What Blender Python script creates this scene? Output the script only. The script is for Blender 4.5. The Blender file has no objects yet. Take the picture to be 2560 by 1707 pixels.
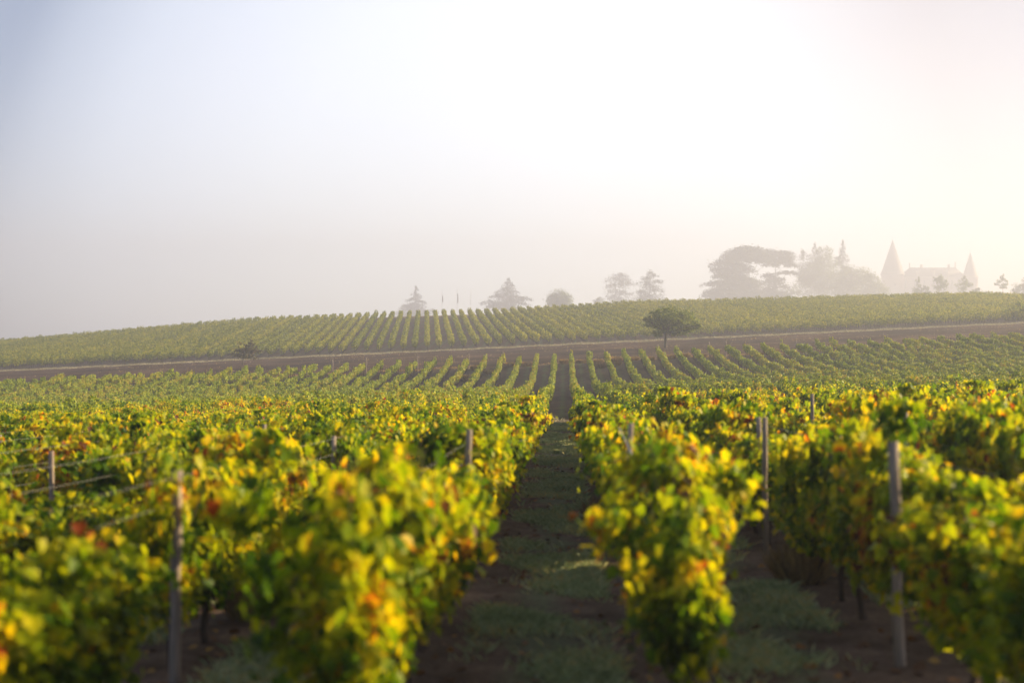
import bpy, bmesh, math, random
import numpy as np
from mathutils import Vector

R = math.radians
rng = np.random.default_rng(11)
random.seed(11)
S = bpy.context.scene
COL = S.collection

# ---------------------------------------------------------------- camera
F_PX, CU, CV = 3556.0, 1280.0, 853.5          # 50 mm on 36 mm, photograph 2560 wide
YAW = math.atan((1412 - CU) / F_PX)            # the vine rows run along +Y
cd = bpy.data.cameras.new("camera")
cam = bpy.data.objects.new("camera", cd); COL.objects.link(cam)
cd.lens = 50; cd.sensor_width = 36
cd.clip_start = 0.1; cd.clip_end = 6000
cam.location = (0, 0, 0)
cam.rotation_euler = (R(90), 0, YAW)
cd.dof.use_dof = True
cd.dof.focus_distance = 105
cd.dof.aperture_fstop = 1.1
S.camera = cam

# ---------------------------------------------------------------- sun and sky
SUN_AZ, SUN_EL = 72.0, 19.5                    # degrees right of the rows, above the horizon
sd = Vector((math.sin(R(SUN_AZ)) * math.cos(R(SUN_EL)), math.cos(R(SUN_AZ)) * math.cos(R(SUN_EL)), math.sin(R(SUN_EL))))
sl = bpy.data.lights.new("sun", 'SUN'); so = bpy.data.objects.new("sun", sl); COL.objects.link(so)
sl.energy = 5.0; sl.angle = R(0.5); sl.color = (1.0, 0.76, 0.42)
so.rotation_euler = sd.to_track_quat('Z', 'Y').to_euler()
so.location = (60, 20, 60)

W = bpy.data.worlds.new("World"); S.world = W; W.use_nodes = True
wt = W.node_tree; wt.nodes.clear()
def wn(t, **k):
    n = wt.nodes.new(t)
    for a, b in k.items(): setattr(n, a, b)
    return n
out = wn('ShaderNodeOutputWorld'); bg = wn('ShaderNodeBackground'); bg2 = wn('ShaderNodeBackground'); add = wn('ShaderNodeAddShader')
sky = wn('ShaderNodeTexSky', sky_type='NISHITA', sun_disc=False)
sky.sun_elevation = R(SUN_EL); sky.sun_rotation = R(SUN_AZ); sky.air_density = 0.6; sky.dust_density = 1.5
bg.inputs['Strength'].default_value = 0.05
wt.links.new(sky.outputs[0], bg.inputs['Color'])
tc = wn('ShaderNodeTexCoord')
def dirpx(u, v):
    x, z = (u - CU) / F_PX, (CV - v) / F_PX
    d = Vector((x * math.cos(YAW) - math.sin(YAW), x * math.sin(YAW) + math.cos(YAW), z)); d.normalize(); return d
def ang_node(d):
    dp = wn('ShaderNodeVectorMath', operation='DOT_PRODUCT'); dp.inputs[1].default_value = d
    wt.links.new(tc.outputs['Generated'], dp.inputs[0])
    ac = wn('ShaderNodeMath', operation='ARCCOSINE'); wt.links.new(dp.outputs['Value'], ac.inputs[0])
    dv = wn('ShaderNodeMath', operation='DIVIDE'); dv.inputs[1].default_value = math.pi
    wt.links.new(ac.outputs[0], dv.inputs[0]); return dv
def ramp(tree, stops, interp='EASE'):
    n = tree.nodes.new('ShaderNodeValToRGB'); cr = n.color_ramp; cr.interpolation = interp
    while len(cr.elements) > 1: cr.elements.remove(cr.elements[-1])
    for i, (p, c) in enumerate(stops):
        e = cr.elements[0] if i == 0 else cr.elements.new(p)
        e.position = p; e.color = (*c, 1)
    return n
# bright morning mist: white ahead where it is thick, fading to blue overhead and behind
a0 = ang_node(dirpx(1500, 700))
fog = ramp(wt, [(0.0, (.97, .945, .90)), (8/180, (.96, .945, .91)), (13.5/180, (.90, .895, .88)), (17/180, (.78, .78, .80)), (20/180, (.62, .64, .68)), (22.5/180, (.34, .37, .42)), (24.2/180, (.06, .09, .15)),
                (26/180, (.09, .12, .18)), (32/180, (.13, .16, .22)), (45/180, (.21, .235, .29)), (70/180, (.19, .21, .25)), (1.0, (.10, .11, .14))], 'LINEAR')
wt.links.new(a0.outputs[0], fog.inputs[0])
a1 = ang_node(sd)                                # warmer towards the sun
warm = ramp(wt, [(0.0, (1.9, 1.35, .9)), (40/180, (.40, .22, .10)), (48/180, (.35, .18, .04)), (56/180, (.50, .33, .17)), (63/180, (.93, .85, .76)), (71/180, (1, .99, .98)), (78/180, (1, 1, 1))], 'LINEAR')
wt.links.new(a1.outputs[0], warm.inputs[0])
tint = wn('ShaderNodeMix', data_type='RGBA', blend_type='MULTIPLY'); tint.inputs[0].default_value = 1.0
wt.links.new(fog.outputs[0], tint.inputs[6]); wt.links.new(warm.outputs[0], tint.inputs[7])
wt.links.new(tint.outputs[2], bg2.inputs['Color']); bg2.inputs['Strength'].default_value = 0.32
wt.links.new(bg.outputs[0], add.inputs[0]); wt.links.new(bg2.outputs[0], add.inputs[1])
wt.links.new(add.outputs[0], out.inputs['Surface'])

S.view_settings.view_transform = 'Standard'; S.view_settings.look = 'None'
S.view_settings.exposure = 1.58; S.view_settings.gamma = 1.0; S.view_settings.use_curve_mapping = False
S.render.engine = 'CYCLES'
cy = S.cycles
cy.max_bounces = 6; cy.diffuse_bounces = 3; cy.glossy_bounces = 2; cy.transmission_bounces = 4
cy.volume_bounces = 1; cy.transparent_max_bounces = 6
cy.use_denoising = True
cy.sample_clamp_indirect = 4.0

# ---------------------------------------------------------------- terrain height
_py = [-300, -20, 0, 8, 12, 20, 41, 66, 72, 87, 104, 117, 127, 142, 157, 190, 226, 240, 332, 345, 370, 470, 600, 720, 950, 1200, 2600]
_pz = [-1.5, -2.1, -2.2, -2.38, -2.5, -2.75, -3.35, -3.68, -3.95, -4.32, -4.68, -4.9, -4.72, -3.95, -2.5, -1.4, -.57, .15, 6.95, 7.6, 8.2, 9.2, 11.2, 13, 16.5, 20, 20]
_ty = np.arange(-300, 2600, 0.5)
_k = np.exp(-0.5 * (np.arange(-24, 25) * 0.5 / 3.0) ** 2); _k /= _k.sum()
def _smooth(t): return np.convolve(np.pad(t, 24, mode='edge'), _k, mode='valid')
_tz = _smooth(np.interp(_ty, _py, _pz))
_ts = _smooth(np.interp(_ty, [-300, 70, 130, 2600], [.027, .027, .047, .047]))
_cu = [-800, 0, 320, 640, 1000, 1250, 1412, 1600, 1800, 2000, 2300, 2560, 3300]
_cc = [40, 20, 7, -5, -3, 2, 0, -2, 4, 8, 15, 21, 38]
def zf(X, Y):
    X = np.asarray(X, float); Y = np.asarray(Y, float)
    z = np.interp(Y, _ty, _tz) + np.interp(Y, _ty, _ts) * np.clip(X, -420, 420)
    u = 1412 + F_PX * X / np.maximum(Y, 60)
    z = z - np.interp(u, _cu, _cc) / 10.7 * np.interp(Y, [235, 332, 400, 620], [0, 1, 1, 0])
    z = z + 0.05 * np.sin(X * .9 + 1.3 * np.sin(Y * .21)) * np.sin(Y * .37) * np.interp(Y, [0, 20, 60], [.3, .6, 1])
    return z
def atpx(u, Y):
    """world X of the photograph's column u at distance Y along the rows"""
    x = (u - CU) / F_PX
    return Y * (x * math.cos(YAW) - math.sin(YAW)) / (x * math.sin(YAW) + math.cos(YAW))
def depth(X, Y): return -X * math.sin(YAW) + Y * math.cos(YAW)
def zpx(v, X, Y): return (CV - v) / F_PX * depth(X, Y)
def u_of(X, Y): return CU + F_PX * (X * math.cos(YAW) + Y * math.sin(YAW)) / np.maximum(depth(X, Y), .1)

# ---------------------------------------------------------------- helpers
def tag(o, label=None, cat=None, group=None, kind=None):
    if label: o["label"] = label
    if cat: o["category"] = cat
    if group: o["group"] = group
    if kind: o["kind"] = kind
    return o
def empty(name, loc, label, cat, group=None, rz=0.0):
    o = bpy.data.objects.new(name, None); COL.objects.link(o)
    o.empty_display_size = .3
    o.location = loc; o.rotation_euler = (0, 0, rz)
    return tag(o, label, cat, group)
def mesh_np(name, V, faces_n, mats, mi=None, smooth=False):
    """V (n,3); faces_n list of (k, idx array (m,k))"""
    me = bpy.data.meshes.new(name)
    me.vertices.add(len(V)); me.vertices.foreach_set('co', np.ascontiguousarray(V, dtype=np.float32).ravel())
    loops = np.concatenate([f.ravel() for f in faces_n]).astype(np.int32)
    sizes = np.concatenate([np.full(len(f), f.shape[1], np.int32) for f in faces_n])
    me.loops.add(len(loops)); me.loops.foreach_set('vertex_index', loops)
    me.polygons.add(len(sizes))
    st = np.zeros(len(sizes), np.int32); st[1:] = np.cumsum(sizes)[:-1]
    me.polygons.foreach_set('loop_start', st)
    me.polygons.foreach_set('loop_total', sizes)
    for m in mats: me.materials.append(m)
    if mi is not None: me.polygons.foreach_set('material_index', mi.astype(np.int32))
    if smooth: me.polygons.foreach_set('use_smooth', np.ones(len(sizes), bool))
    me.update(calc_edges=True)
    return me
def link(name, me, parent=None, loc=None):
    o = bpy.data.objects.new(name, me); COL.objects.link(o)
    if parent is not None: o.parent = parent
    if loc is not None: o.location = loc
    return o
def norm(a): return a / np.maximum(np.linalg.norm(a, axis=-1, keepdims=True), 1e-9)

# leaf templates: (verts, list of faces)  y = tip, z = normal
def leaf_lobed():
    r = [(.10, -.14), (.36, -.16), (.50, .08), (.40, .24), (.60, .46), (.34, .56), (.16, .82)]
    mid = [(0, 0), (0, .45), (0, 1.0)]
    V = [(0, 0, 0), (0, .45, -.04), (0, 1.0, -.16)]
    for x, y in r: V.append((x, y, .22 * x - .10 * y * y))
    for x, y in r: V.append((-x, y, .22 * x - .10 * y * y))
    fr = [0, 3, 4, 5, 6, 1]; fr2 = [1, 6, 7, 8, 9, 2]
    fl = [0, 1, 13, 12, 11, 10]; fl2 = [1, 2, 16, 15, 14, 13]
    return np.array(V, float), [np.array([fr, fr2, fl, fl2])]
def leaf_hex():
    V = [(0, 0, 0), (.45, .15, .1), (.42, .6, .04), (0, 1, -.14), (-.42, .6, .04), (-.45, .15, .1)]
    return np.array(V, float), [np.array([[0, 1, 2, 3], [0, 3, 4, 5]])]
def leaf_quad():
    V = [(0, 0, 0), (.5, .5, .1), (0, 1, -.1), (-.5, .5, .1)]
    return np.array(V, float), [np.array([[0, 1, 2, 3]])]
LOBED, HEX, QUAD = leaf_lobed(), leaf_hex(), leaf_quad()
def leaves(P, N, T, size, tmpl):
    """scatter leaves: positions, normals, tip directions, sizes -> V, faces"""
    tv, tf = tmpl
    N = norm(N); T = norm(T - (T * N).sum(1, keepdims=True) * N); B = np.cross(T, N)
    s = size[:, None, None]
    V = P[:, None, :] + s * (tv[None, :, 0:1] * B[:, None, :] + (tv[None, :, 1:2] - .4) * T[:, None, :] + tv[None, :, 2:3] * N[:, None, :])
    n, k = len(P), len(tv)
    F = [(f[None] + (np.arange(n) * k)[:, None, None]).reshape(-1, f.shape[1]) for f in tf]
    return V.reshape(-1, 3), F
class MB:
    """collects shapes into one mesh"""
    def __init__(s): s.V = []; s.F = {}; s.n = 0
    def add(s, V, F, mi=0):
        s.V.append(np.asarray(V, float))
        for f in F:
            f = np.asarray(f); s.F.setdefault((f.shape[1], mi), []).append(f + s.n)
        s.n += len(V)
    def tube(s, pts, rad, sides=7, mi=0, caps=True):
        pts = np.asarray(pts, float); n = len(pts)
        rad = np.broadcast_to(np.asarray(rad, float), (n,))
        t = norm(np.gradient(pts, axis=0)); ref = np.array([.31, .95, .05]) if abs(t[0][2]) > .7 else np.array([0, 0, 1.0])
        b = norm(np.cross(t, ref)); c = np.cross(t, b)
        a = np.arange(sides) * 2 * math.pi / sides
        V = pts[:, None] + rad[:, None, None] * (np.cos(a)[None, :, None] * b[:, None] + np.sin(a)[None, :, None] * c[:, None])
        i = np.arange(n - 1)[:, None] * sides; j = np.arange(sides)[None]; j2 = (j + 1) % sides
        q = np.stack([i + j, i + j2, i + sides + j2, i + sides + j], -1).reshape(-1, 4)
        F = [q]
        if caps: F += [np.arange(sides)[None, ::-1], ((n - 1) * sides + np.arange(sides))[None]]
        s.add(V.reshape(-1, 3), F, mi)
    def box(s, a, b, mi=0):
        x0, y0, z0 = a; x1, y1, z1 = b
        V = [(x0, y0, z0), (x1, y0, z0), (x1, y1, z0), (x0, y1, z0), (x0, y0, z1), (x1, y0, z1), (x1, y1, z1), (x0, y1, z1)]
        s.add(V, [np.array([[0, 3, 2, 1], [4, 5, 6, 7], [0, 1, 5, 4], [1, 2, 6, 5], [2, 3, 7, 6], [3, 0, 4, 7]])], mi)
    def mesh(s, name, mats, smooth=False):
        V = np.concatenate(s.V); faces = []; mi = []
        for (k, m), L in s.F.items():
            f = np.concatenate(L); faces.append(f); mi.append(np.full(len(f), m))
        return mesh_np(name, V, faces, mats, np.concatenate(mi), smooth)

ONES = "zeroth first second third fourth fifth sixth seventh eighth ninth tenth eleventh twelfth thirteenth fourteenth fifteenth sixteenth seventeenth eighteenth nineteenth".split()
TENS = {20: "twent", 30: "thirt", 40: "fort", 50: "fift", 60: "sixt", 70: "sevent", 80: "eight", 90: "ninet"}
CARD = "zero one two three four five six seven eight nine".split()
def ordinal(n):
    if n < 20: return ONES[n]
    if n < 100:
        t, o = n // 10 * 10, n % 10
        return TENS[t] + "ieth" if o == 0 else TENS[t] + "y-" + ONES[o]
    return "hundred-and-" + ordinal(n - 100) if n > 100 else "hundredth"

# ---------------------------------------------------------------- materials
def mat(name):
    m = bpy.data.materials.new(name); m.use_nodes = True
    t = m.node_tree; t.nodes.clear()
    o = t.nodes.new('ShaderNodeOutputMaterial'); return m, t, o
def N(t, ty, **k):
    n = t.nodes.new(ty)
    for a, b in k.items():
        if a.startswith('in_'): n.inputs[a[3:].replace('_', ' ')].default_value = b
        else: setattr(n, a, b)
    return n
def leaf_mat(name, stops, transl=.42, clump=1.2, clump_amt=.35, tint=(1.25, 1.05, .5), rough=.42, spec=.35, rw=1.0):
    m, t, o = mat(name)
    geo = N(t, 'ShaderNodeNewGeometry'); oi = N(t, 'ShaderNodeObjectInfo')
    ns = N(t, 'ShaderNodeTexNoise', in_Scale=clump, in_Detail=2.0)
    t.links.new(geo.outputs['Position'], ns.inputs['Vector'])
    mr = N(t, 'ShaderNodeMapRange'); mr.inputs[1].default_value = .3; mr.inputs[2].default_value = .7
    mr.inputs[3].default_value = -clump_amt; mr.inputs[4].default_value = clump_amt; mr.clamp = True
    t.links.new(ns.outputs['Fac'], mr.inputs[0])
    ad = N(t, 'ShaderNodeMath', operation='ADD'); ad.use_clamp = True
    rr = N(t, 'ShaderNodeMath', operation='MULTIPLY_ADD'); rr.inputs[1].default_value = rw; rr.inputs[2].default_value = (1 - rw) / 2
    t.links.new(geo.outputs['Random Per Island'], rr.inputs[0])
    t.links.new(rr.outputs[0], ad.inputs[0]); t.links.new(mr.outputs[0], ad.inputs[1])
    ob = N(t, 'ShaderNodeMath', operation='MULTIPLY_ADD'); ob.inputs[1].default_value = .30; ob.inputs[2].default_value = -.15
    t.links.new(oi.outputs['Random'], ob.inputs[0])
    a2 = N(t, 'ShaderNodeMath', operation='ADD'); a2.use_clamp = True; t.links.new(ad.outputs[0], a2.inputs[0]); t.links.new(ob.outputs[0], a2.inputs[1])
    cr = ramp(t, stops, 'LINEAR'); t.links.new(a2.outputs[0], cr.inputs[0])
    # veins and mottling inside the blade
    n2 = N(t, 'ShaderNodeTexNoise', in_Scale=38.0, in_Detail=3.0); t.links.new(geo.outputs['Position'], n2.inputs['Vector'])
    hs = N(t, 'ShaderNodeHueSaturation'); t.links.new(cr.outputs[0], hs.inputs['Color'])
    m2 = N(t, 'ShaderNodeMapRange'); m2.inputs[1].default_value = .3; m2.inputs[2].default_value = .7; m2.inputs[3].default_value = .75; m2.inputs[4].default_value = 1.25
    t.links.new(n2.outputs['Fac'], m2.inputs[0]); t.links.new(m2.outputs[0], hs.inputs['Value'])
    p = N(t, 'ShaderNodeBsdfPrincipled'); p.inputs['Roughness'].default_value = rough; p.inputs['Specular IOR Level'].default_value = spec
    t.links.new(hs.outputs[0], p.inputs['Base Color'])
    tr = N(t, 'ShaderNodeBsdfTranslucent')
    mx = N(t, 'ShaderNodeMix', data_type='RGBA', blend_type='MULTIPLY'); mx.inputs[0].default_value = 1.0
    t.links.new(hs.outputs[0], mx.inputs[6]); mx.inputs[7].default_value = (*tint, 1)
    t.links.new(mx.outputs[2], tr.inputs['Color'])
    ms = N(t, 'ShaderNodeMixShader'); ms.inputs[0].default_value = transl
    t.links.new(p.outputs[0], ms.inputs[1]); t.links.new(tr.outputs[0], ms.inputs[2])
    t.links.new(ms.outputs[0], o.inputs['Surface'])
    return m
def simple_mat(name, c1, c2, scale=3.0, rough=.8, stretch=(1, 1, 1), bump=0.0, detail=4.0, coords='Object', spec=.3):
    m, t, o = mat(name)
    tcn = N(t, 'ShaderNodeTexCoord'); mp = N(t, 'ShaderNodeMapping'); mp.inputs['Scale'].default_value = stretch
    t.links.new(tcn.outputs[coords], mp.inputs[0])
    ns = N(t, 'ShaderNodeTexNoise', in_Scale=scale, in_Detail=detail); t.links.new(mp.outputs[0], ns.inputs['Vector'])
    cr = ramp(t, [(.3, c1), (.7, c2)], 'LINEAR'); t.links.new(ns.outputs['Fac'], cr.inputs[0])
    p = N(t, 'ShaderNodeBsdfPrincipled'); p.inputs['Roughness'].default_value = rough; p.inputs['Specular IOR Level'].default_value = spec
    t.links.new(cr.outputs[0], p.inputs['Base Color'])
    if bump:
        b = N(t, 'ShaderNodeBump'); b.inputs['Strength'].default_value = bump; b.inputs['Distance'].default_value = .05
        t.links.new(ns.outputs['Fac'], b.inputs['Height']); t.links.new(b.outputs[0], p.inputs['Normal'])
    t.links.new(p.outputs[0], o.inputs['Surface'])
    return m

M_AUT = leaf_mat("autumn_vine_leaf", [
    (0.0, (.028, .075, .002)), (.22, (.070, .150, .003)), (.40, (.17, .255, .004)), (.60, (.33, .38, .004)), (.80, (.54, .48, .005)),
    (.92, (.64, .40, .007)), (.95, (.58, .17, .010)), (.97, (.30, .05, .012)), (1.0, (.12, .05, .02))], transl=.58, clump=2.3, clump_amt=.42, tint=(1.35, 1.2, .3), spec=.12, rw=.5)
M_MID = leaf_mat("green_vine_leaf", [
    (0.0, (.060, .11, .004)), (.35, (.16, .235, .006)), (.7, (.28, .33, .008)), (.96, (.34, .33, .012)), (1.0, (.36, .26, .02))], transl=.26, clump=.35, clump_amt=.2, tint=(1.3, 1.2, .4), spec=.1)
M_FAR = leaf_mat("hill_vine_leaf", [
    (0.0, (.055, .09, .006)), (.4, (.14, .18, .008)), (.8, (.25, .27, .010)), (1.0, (.30, .28, .02))], transl=.5, spec=.1, clump=.2, clump_amt=.2, tint=(1.2, 1.1, .6))
M_BARK = simple_mat("vine_bark", (.035, .024, .018), (.10, .07, .05), 14, .9, (1, 1, .3), .6)
M_WOOD = simple_mat("weathered_post_wood", (.13, .105, .09), (.34, .28, .24), 16, .85, (3, 3, .18), .5)
M_WIRE = simple_mat("galvanised_wire", (.28, .28, .27), (.42, .42, .40), 30, .5, spec=.5)
M_TBARK = simple_mat("tree_bark", (.04, .03, .024), (.11, .085, .07), 4, .9, (1, 1, .25), .5)
M_CONIF = leaf_mat("conifer_needles", [(0, (.018, .035, .018)), (.6, (.04, .065, .03)), (1, (.07, .09, .04))], transl=.15, clump=.3, clump_amt=.2, tint=(1, 1, .7), rough=.7, spec=.15)
M_BROAD = leaf_mat("broadleaf_foliage", [(0, (.045, .085, .010)), (.6, (.12, .18, .018)), (1, (.23, .27, .03))], transl=.42, clump=.5, clump_amt=.25, tint=(1.1, 1.05, .6), rough=.6, spec=.2)
M_BUSHY = leaf_mat("brownish_bush_leaf", [(0, (.05, .055, .02)), (.6, (.10, .095, .035)), (1, (.20, .12, .05))], transl=.3, clump=.8, clump_amt=.25, tint=(1.1, 1.0, .6), rough=.6, spec=.2)
M_DRY = leaf_mat("dry_grass_blade", [(0, (.16, .11, .05)), (.6, (.30, .21, .10)), (1, (.42, .31, .15))], transl=.3, clump=1, clump_amt=.2, tint=(1.1, 1, .7), rough=.7, spec=.15)
M_GRASS = leaf_mat("grass_blade", [(0, (.16, .23, .12)), (.45, (.33, .42, .25)), (.85, (.46, .52, .34)), (1, (.52, .45, .22))], transl=.3, clump=1.2, clump_amt=.35, tint=(1.1, 1.05, .6), rough=.6, spec=.2)
M_LITTER = leaf_mat("fallen_leaf", [(0, (.07, .035, .02)), (.5, (.16, .08, .035)), (.9, (.30, .15, .04)), (1, (.35, .22, .05))], transl=.2, clump=1, clump_amt=.2, rough=.6, spec=.2)

# ground: bare soil with a weedy strip down the middle of the alleys
def ground_mat(name="vineyard_soil", k=1.0, green=.75):
    m, t, o = mat(name)
    sc = lambda *c: tuple(k * q for q in c)
    g = N(t, 'ShaderNodeNewGeometry'); sx = N(t, 'ShaderNodeSeparateXYZ'); t.links.new(g.outputs['Position'], sx.inputs[0])
    n1 = N(t, 'ShaderNodeTexNoise', in_Scale=1.6, in_Detail=8.0, in_Roughness=.65); t.links.new(g.outputs['Position'], n1.inputs['Vector'])
    n3 = N(t, 'ShaderNodeTexNoise', in_Scale=16.0, in_Detail=6.0, in_Roughness=.7); t.links.new(g.outputs['Position'], n3.inputs['Vector'])
    c1 = ramp(t, [(.3, sc(.075, .052, .040)), (.55, sc(.165, .118, .090)), (.75, sc(.27, .20, .155))], 'LINEAR'); t.links.new(n1.outputs['Fac'], c1.inputs[0])
    c3 = ramp(t, [(.3, (.55, .53, .5)), (.7, (1.25, 1.22, 1.2))], 'LINEAR'); t.links.new(n3.outputs['Fac'], c3.inputs[0])
    mu = N(t, 'ShaderNodeMix', data_type='RGBA', blend_type='MULTIPLY'); mu.inputs[0].default_value = 1
    t.links.new(c1.outputs[0], mu.inputs[6]); t.links.new(c3.outputs[0], mu.inputs[7])
    # distance from the alley's centre line
    a = N(t, 'ShaderNodeMath', operation='MULTIPLY_ADD'); a.inputs[1].default_value = 1 / 1.9; a.inputs[2].default_value = 1.15 / 1.9
    t.links.new(sx.outputs['X'], a.inputs[0])
    fr = N(t, 'ShaderNodeMath', operation='FRACT'); t.links.new(a.outputs[0], fr.inputs[0])
    sb = N(t, 'ShaderNodeMath', operation='SUBTRACT'); sb.inputs[1].default_value = .5; t.links.new(fr.outputs[0], sb.inputs[0])
    ab = N(t, 'ShaderNodeMath', operation='ABSOLUTE'); t.links.new(sb.outputs[0], ab.inputs[0])
    n2 = N(t, 'ShaderNodeTexNoise', in_Scale=.7, in_Detail=5.0); t.links.new(g.outputs['Position'], n2.inputs['Vector'])
    m1 = N(t, 'ShaderNodeMath', operation='MULTIPLY_ADD'); m1.inputs[1].default_value = -1.6; m1.inputs[2].default_value = 0.0; t.links.new(ab.outputs[0], m1.inputs[0])
    ad = N(t, 'ShaderNodeMath', operation='ADD'); t.links.new(m1.outputs[0], ad.inputs[0]); t.links.new(n2.outputs['Fac'], ad.inputs[1])
    mk = N(t, 'ShaderNodeMapRange'); mk.inputs[1].default_value = .22; mk.inputs[2].default_value = .46; mk.clamp = True; mk.inputs[3].default_value = 0; mk.inputs[4].default_value = green
    t.links.new(ad.outputs[0], mk.inputs[0])
    gc = ramp(t, [(.3, sc(.07, .095, .05)), (.7, sc(.19, .22, .125))] if k == 1 else [(.3, (.035, .055, .02)), (.7, (.10, .135, .05))], 'LINEAR'); t.links.new(n3.outputs['Fac'], gc.inputs[0])
    mx = N(t, 'ShaderNodeMix', data_type='RGBA'); t.links.new(mk.outputs[0], mx.inputs[0]); t.links.new(mu.outputs[2], mx.inputs[6]); t.links.new(gc.outputs[0], mx.inputs[7])
    p = N(t, 'ShaderNodeBsdfPrincipled'); p.inputs['Roughness'].default_value = .95; p.inputs['Specular IOR Level'].default_value = .1
    t.links.new(mx.outputs[2], p.inputs['Base Color'])
    b = N(t, 'ShaderNodeBump'); b.inputs['Strength'].default_value = .9; b.inputs['Distance'].default_value = .06
    t.links.new(n3.outputs['Fac'], b.inputs['Height']); t.links.new(b.outputs[0], p.inputs['Normal'])
    t.links.new(p.outputs[0], o.inputs['Surface'])
    return m
M_SOIL = ground_mat()
M_SOIL_DARKENED = ground_mat("darkened_soil", .42, .7)  # middle slope soil: colour darkened to offset the haze brightening the shaded alleys
def plough_mat():
    m, t, o = mat("ploughed_earth")
    g = N(t, 'ShaderNodeNewGeometry')
    mp = N(t, 'ShaderNodeMapping'); mp.inputs['Scale'].default_value = (.16, 1, 1); t.links.new(g.outputs['Position'], mp.inputs[0])
    n1 = N(t, 'ShaderNodeTexNoise', in_Scale=.62, in_Detail=9.0, in_Roughness=.72); t.links.new(mp.outputs[0], n1.inputs['Vector'])
    n2 = N(t, 'ShaderNodeTexNoise', in_Scale=.07, in_Detail=4.0); t.links.new(g.outputs['Position'], n2.inputs['Vector'])
    c = ramp(t, [(.34, (.014, .009, .007)), (.5, (.044, .028, .021)), (.66, (.11, .075, .054))], 'LINEAR'); t.links.new(n1.outputs['Fac'], c.inputs[0])
    c2 = ramp(t, [(.35, (.55, .53, .5)), (.65, (1.5, 1.42, 1.3))], 'LINEAR'); t.links.new(n2.outputs['Fac'], c2.inputs[0])
    mu = N(t, 'ShaderNodeMix', data_type='RGBA', blend_type='MULTIPLY'); mu.inputs[0].default_value = 1
    t.links.new(c.outputs[0], mu.inputs[6]); t.links.new(c2.outputs[0], mu.inputs[7])
    p = N(t, 'ShaderNodeBsdfPrincipled'); p.inputs['Roughness'].default_value = 1; p.inputs['Specular IOR Level'].default_value = .05
    b = N(t, 'ShaderNodeBump'); b.inputs['Strength'].default_value = 1.0; b.inputs['Distance'].default_value = .35
    t.links.new(n1.outputs['Fac'], b.inputs['Height']); t.links.new(b.outputs[0], p.inputs['Normal'])
    t.links.new(mu.outputs[2], p.inputs['Base Color']); t.links.new(p.outputs[0], o.inputs['Surface']); return m
M_PLOUGH = plough_mat()
M_TRACK = simple_mat("dry_track_grass", (.06, .045, .03), (.20, .165, .105), 1.5, .95, (.35, 1, 1), .5, 7.0, spec=.1)
M_STRAW = leaf_mat("pale_straw", [(0, (.24, .22, .14)), (.6, (.38, .35, .24)), (1, (.50, .46, .32))], transl=.25, clump=1, clump_amt=.2, tint=(1, 1, .8), rough=.7, spec=.15)
M_HEAD = simple_mat("headland_straw", (.065, .048, .035), (.17, .14, .09), 3.0, .95, (.5, 1, 1), .6, 7.0, spec=.1)

# ---------------------------------------------------------------- ground sheets
Y_HEAD0, Y_HEAD1, Y_MIDEND, Y_TRACK0, Y_TRACK1 = 66.5, 69.0, 158.5, 224.0, 227.0
def terrain():
    ys = np.concatenate([np.arange(-60, 4, 4), np.arange(4, 40, .5), np.arange(40, 66, 1.0), [66.5, 67.3, 68.1, 69.0], np.arange(70, 158, 1.5), [158.5], np.arange(160, 224, 1.6), [224, 225, 226, 227.0],
                         np.arange(229, 380, 2.5), np.arange(385, 700, 15), np.arange(700, 1501, 50)])
    xs = np.concatenate([np.arange(-900, -160, 40), np.arange(-160, -40, 4), np.arange(-40, -14, 1.0), np.arange(-14, 14, .5), np.arange(14, 40, 1.0), np.arange(40, 160, 4), np.arange(160, 901, 40)])
    XX, YY = np.meshgrid(xs, ys)
    w = 0.35 * np.sin(XX * .11 + .6) + .22 * np.sin(XX * .37) + .1 * np.sin(XX * 1.3)
    YY = YY + w * np.interp(YY, [50, 66, 230, 300], [0, 1, 1, 0])
    ZZ = zf(XX, YY)
    nx = len(xs)
    V = np.stack([XX, YY, ZZ], -1).reshape(-1, 3)
    rows = {"ground": [], "darkened_slope": [], "path": [], "ploughed_field": [], "track": []}
    for j in range(len(ys) - 1):
        y = (ys[j] + ys[j + 1]) / 2
        key = "path" if Y_HEAD0 < y < Y_HEAD1 else "ploughed_field" if Y_MIDEND < y < Y_TRACK0 else "track" if Y_TRACK0 < y < Y_TRACK1 else "darkened_slope" if Y_HEAD1 < y < Y_MIDEND else "ground"
        rows[key].append(j)
    for key, m in (("ground", M_SOIL), ("darkened_slope", M_SOIL_DARKENED), ("path", M_HEAD), ("ploughed_field", M_PLOUGH), ("track", M_TRACK)):
        j = np.array(rows[key])[:, None] * nx; i = np.arange(nx - 1)[None]
        F = np.stack([j + i, j + i + 1, j + i + 1 + nx, j + i + nx], -1).reshape(-1, 4)
        used, inv = np.unique(F, return_inverse=True)
        me = mesh_np(key, V[used], [inv.reshape(-1, 4)], [m], smooth=True)
        tag(link(key, me), {"ground": "dark soil of the vineyard slopes running under the rows", "darkened_slope": "brown soil of the middle slope between the green rows, coloured darker against the haze", "path": "pale dry grass headland crossing between the near vines and the valley",
             "ploughed_field": "bare brown ploughed strip across the valley below the far hill", "track": "thin dry grass track along the foot of the far hill vines"}[key],
            {"ground": "ground", "darkened_slope": "soil", "path": "path", "ploughed_field": "field", "track": "track"}[key], kind="structure")
terrain()

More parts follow.
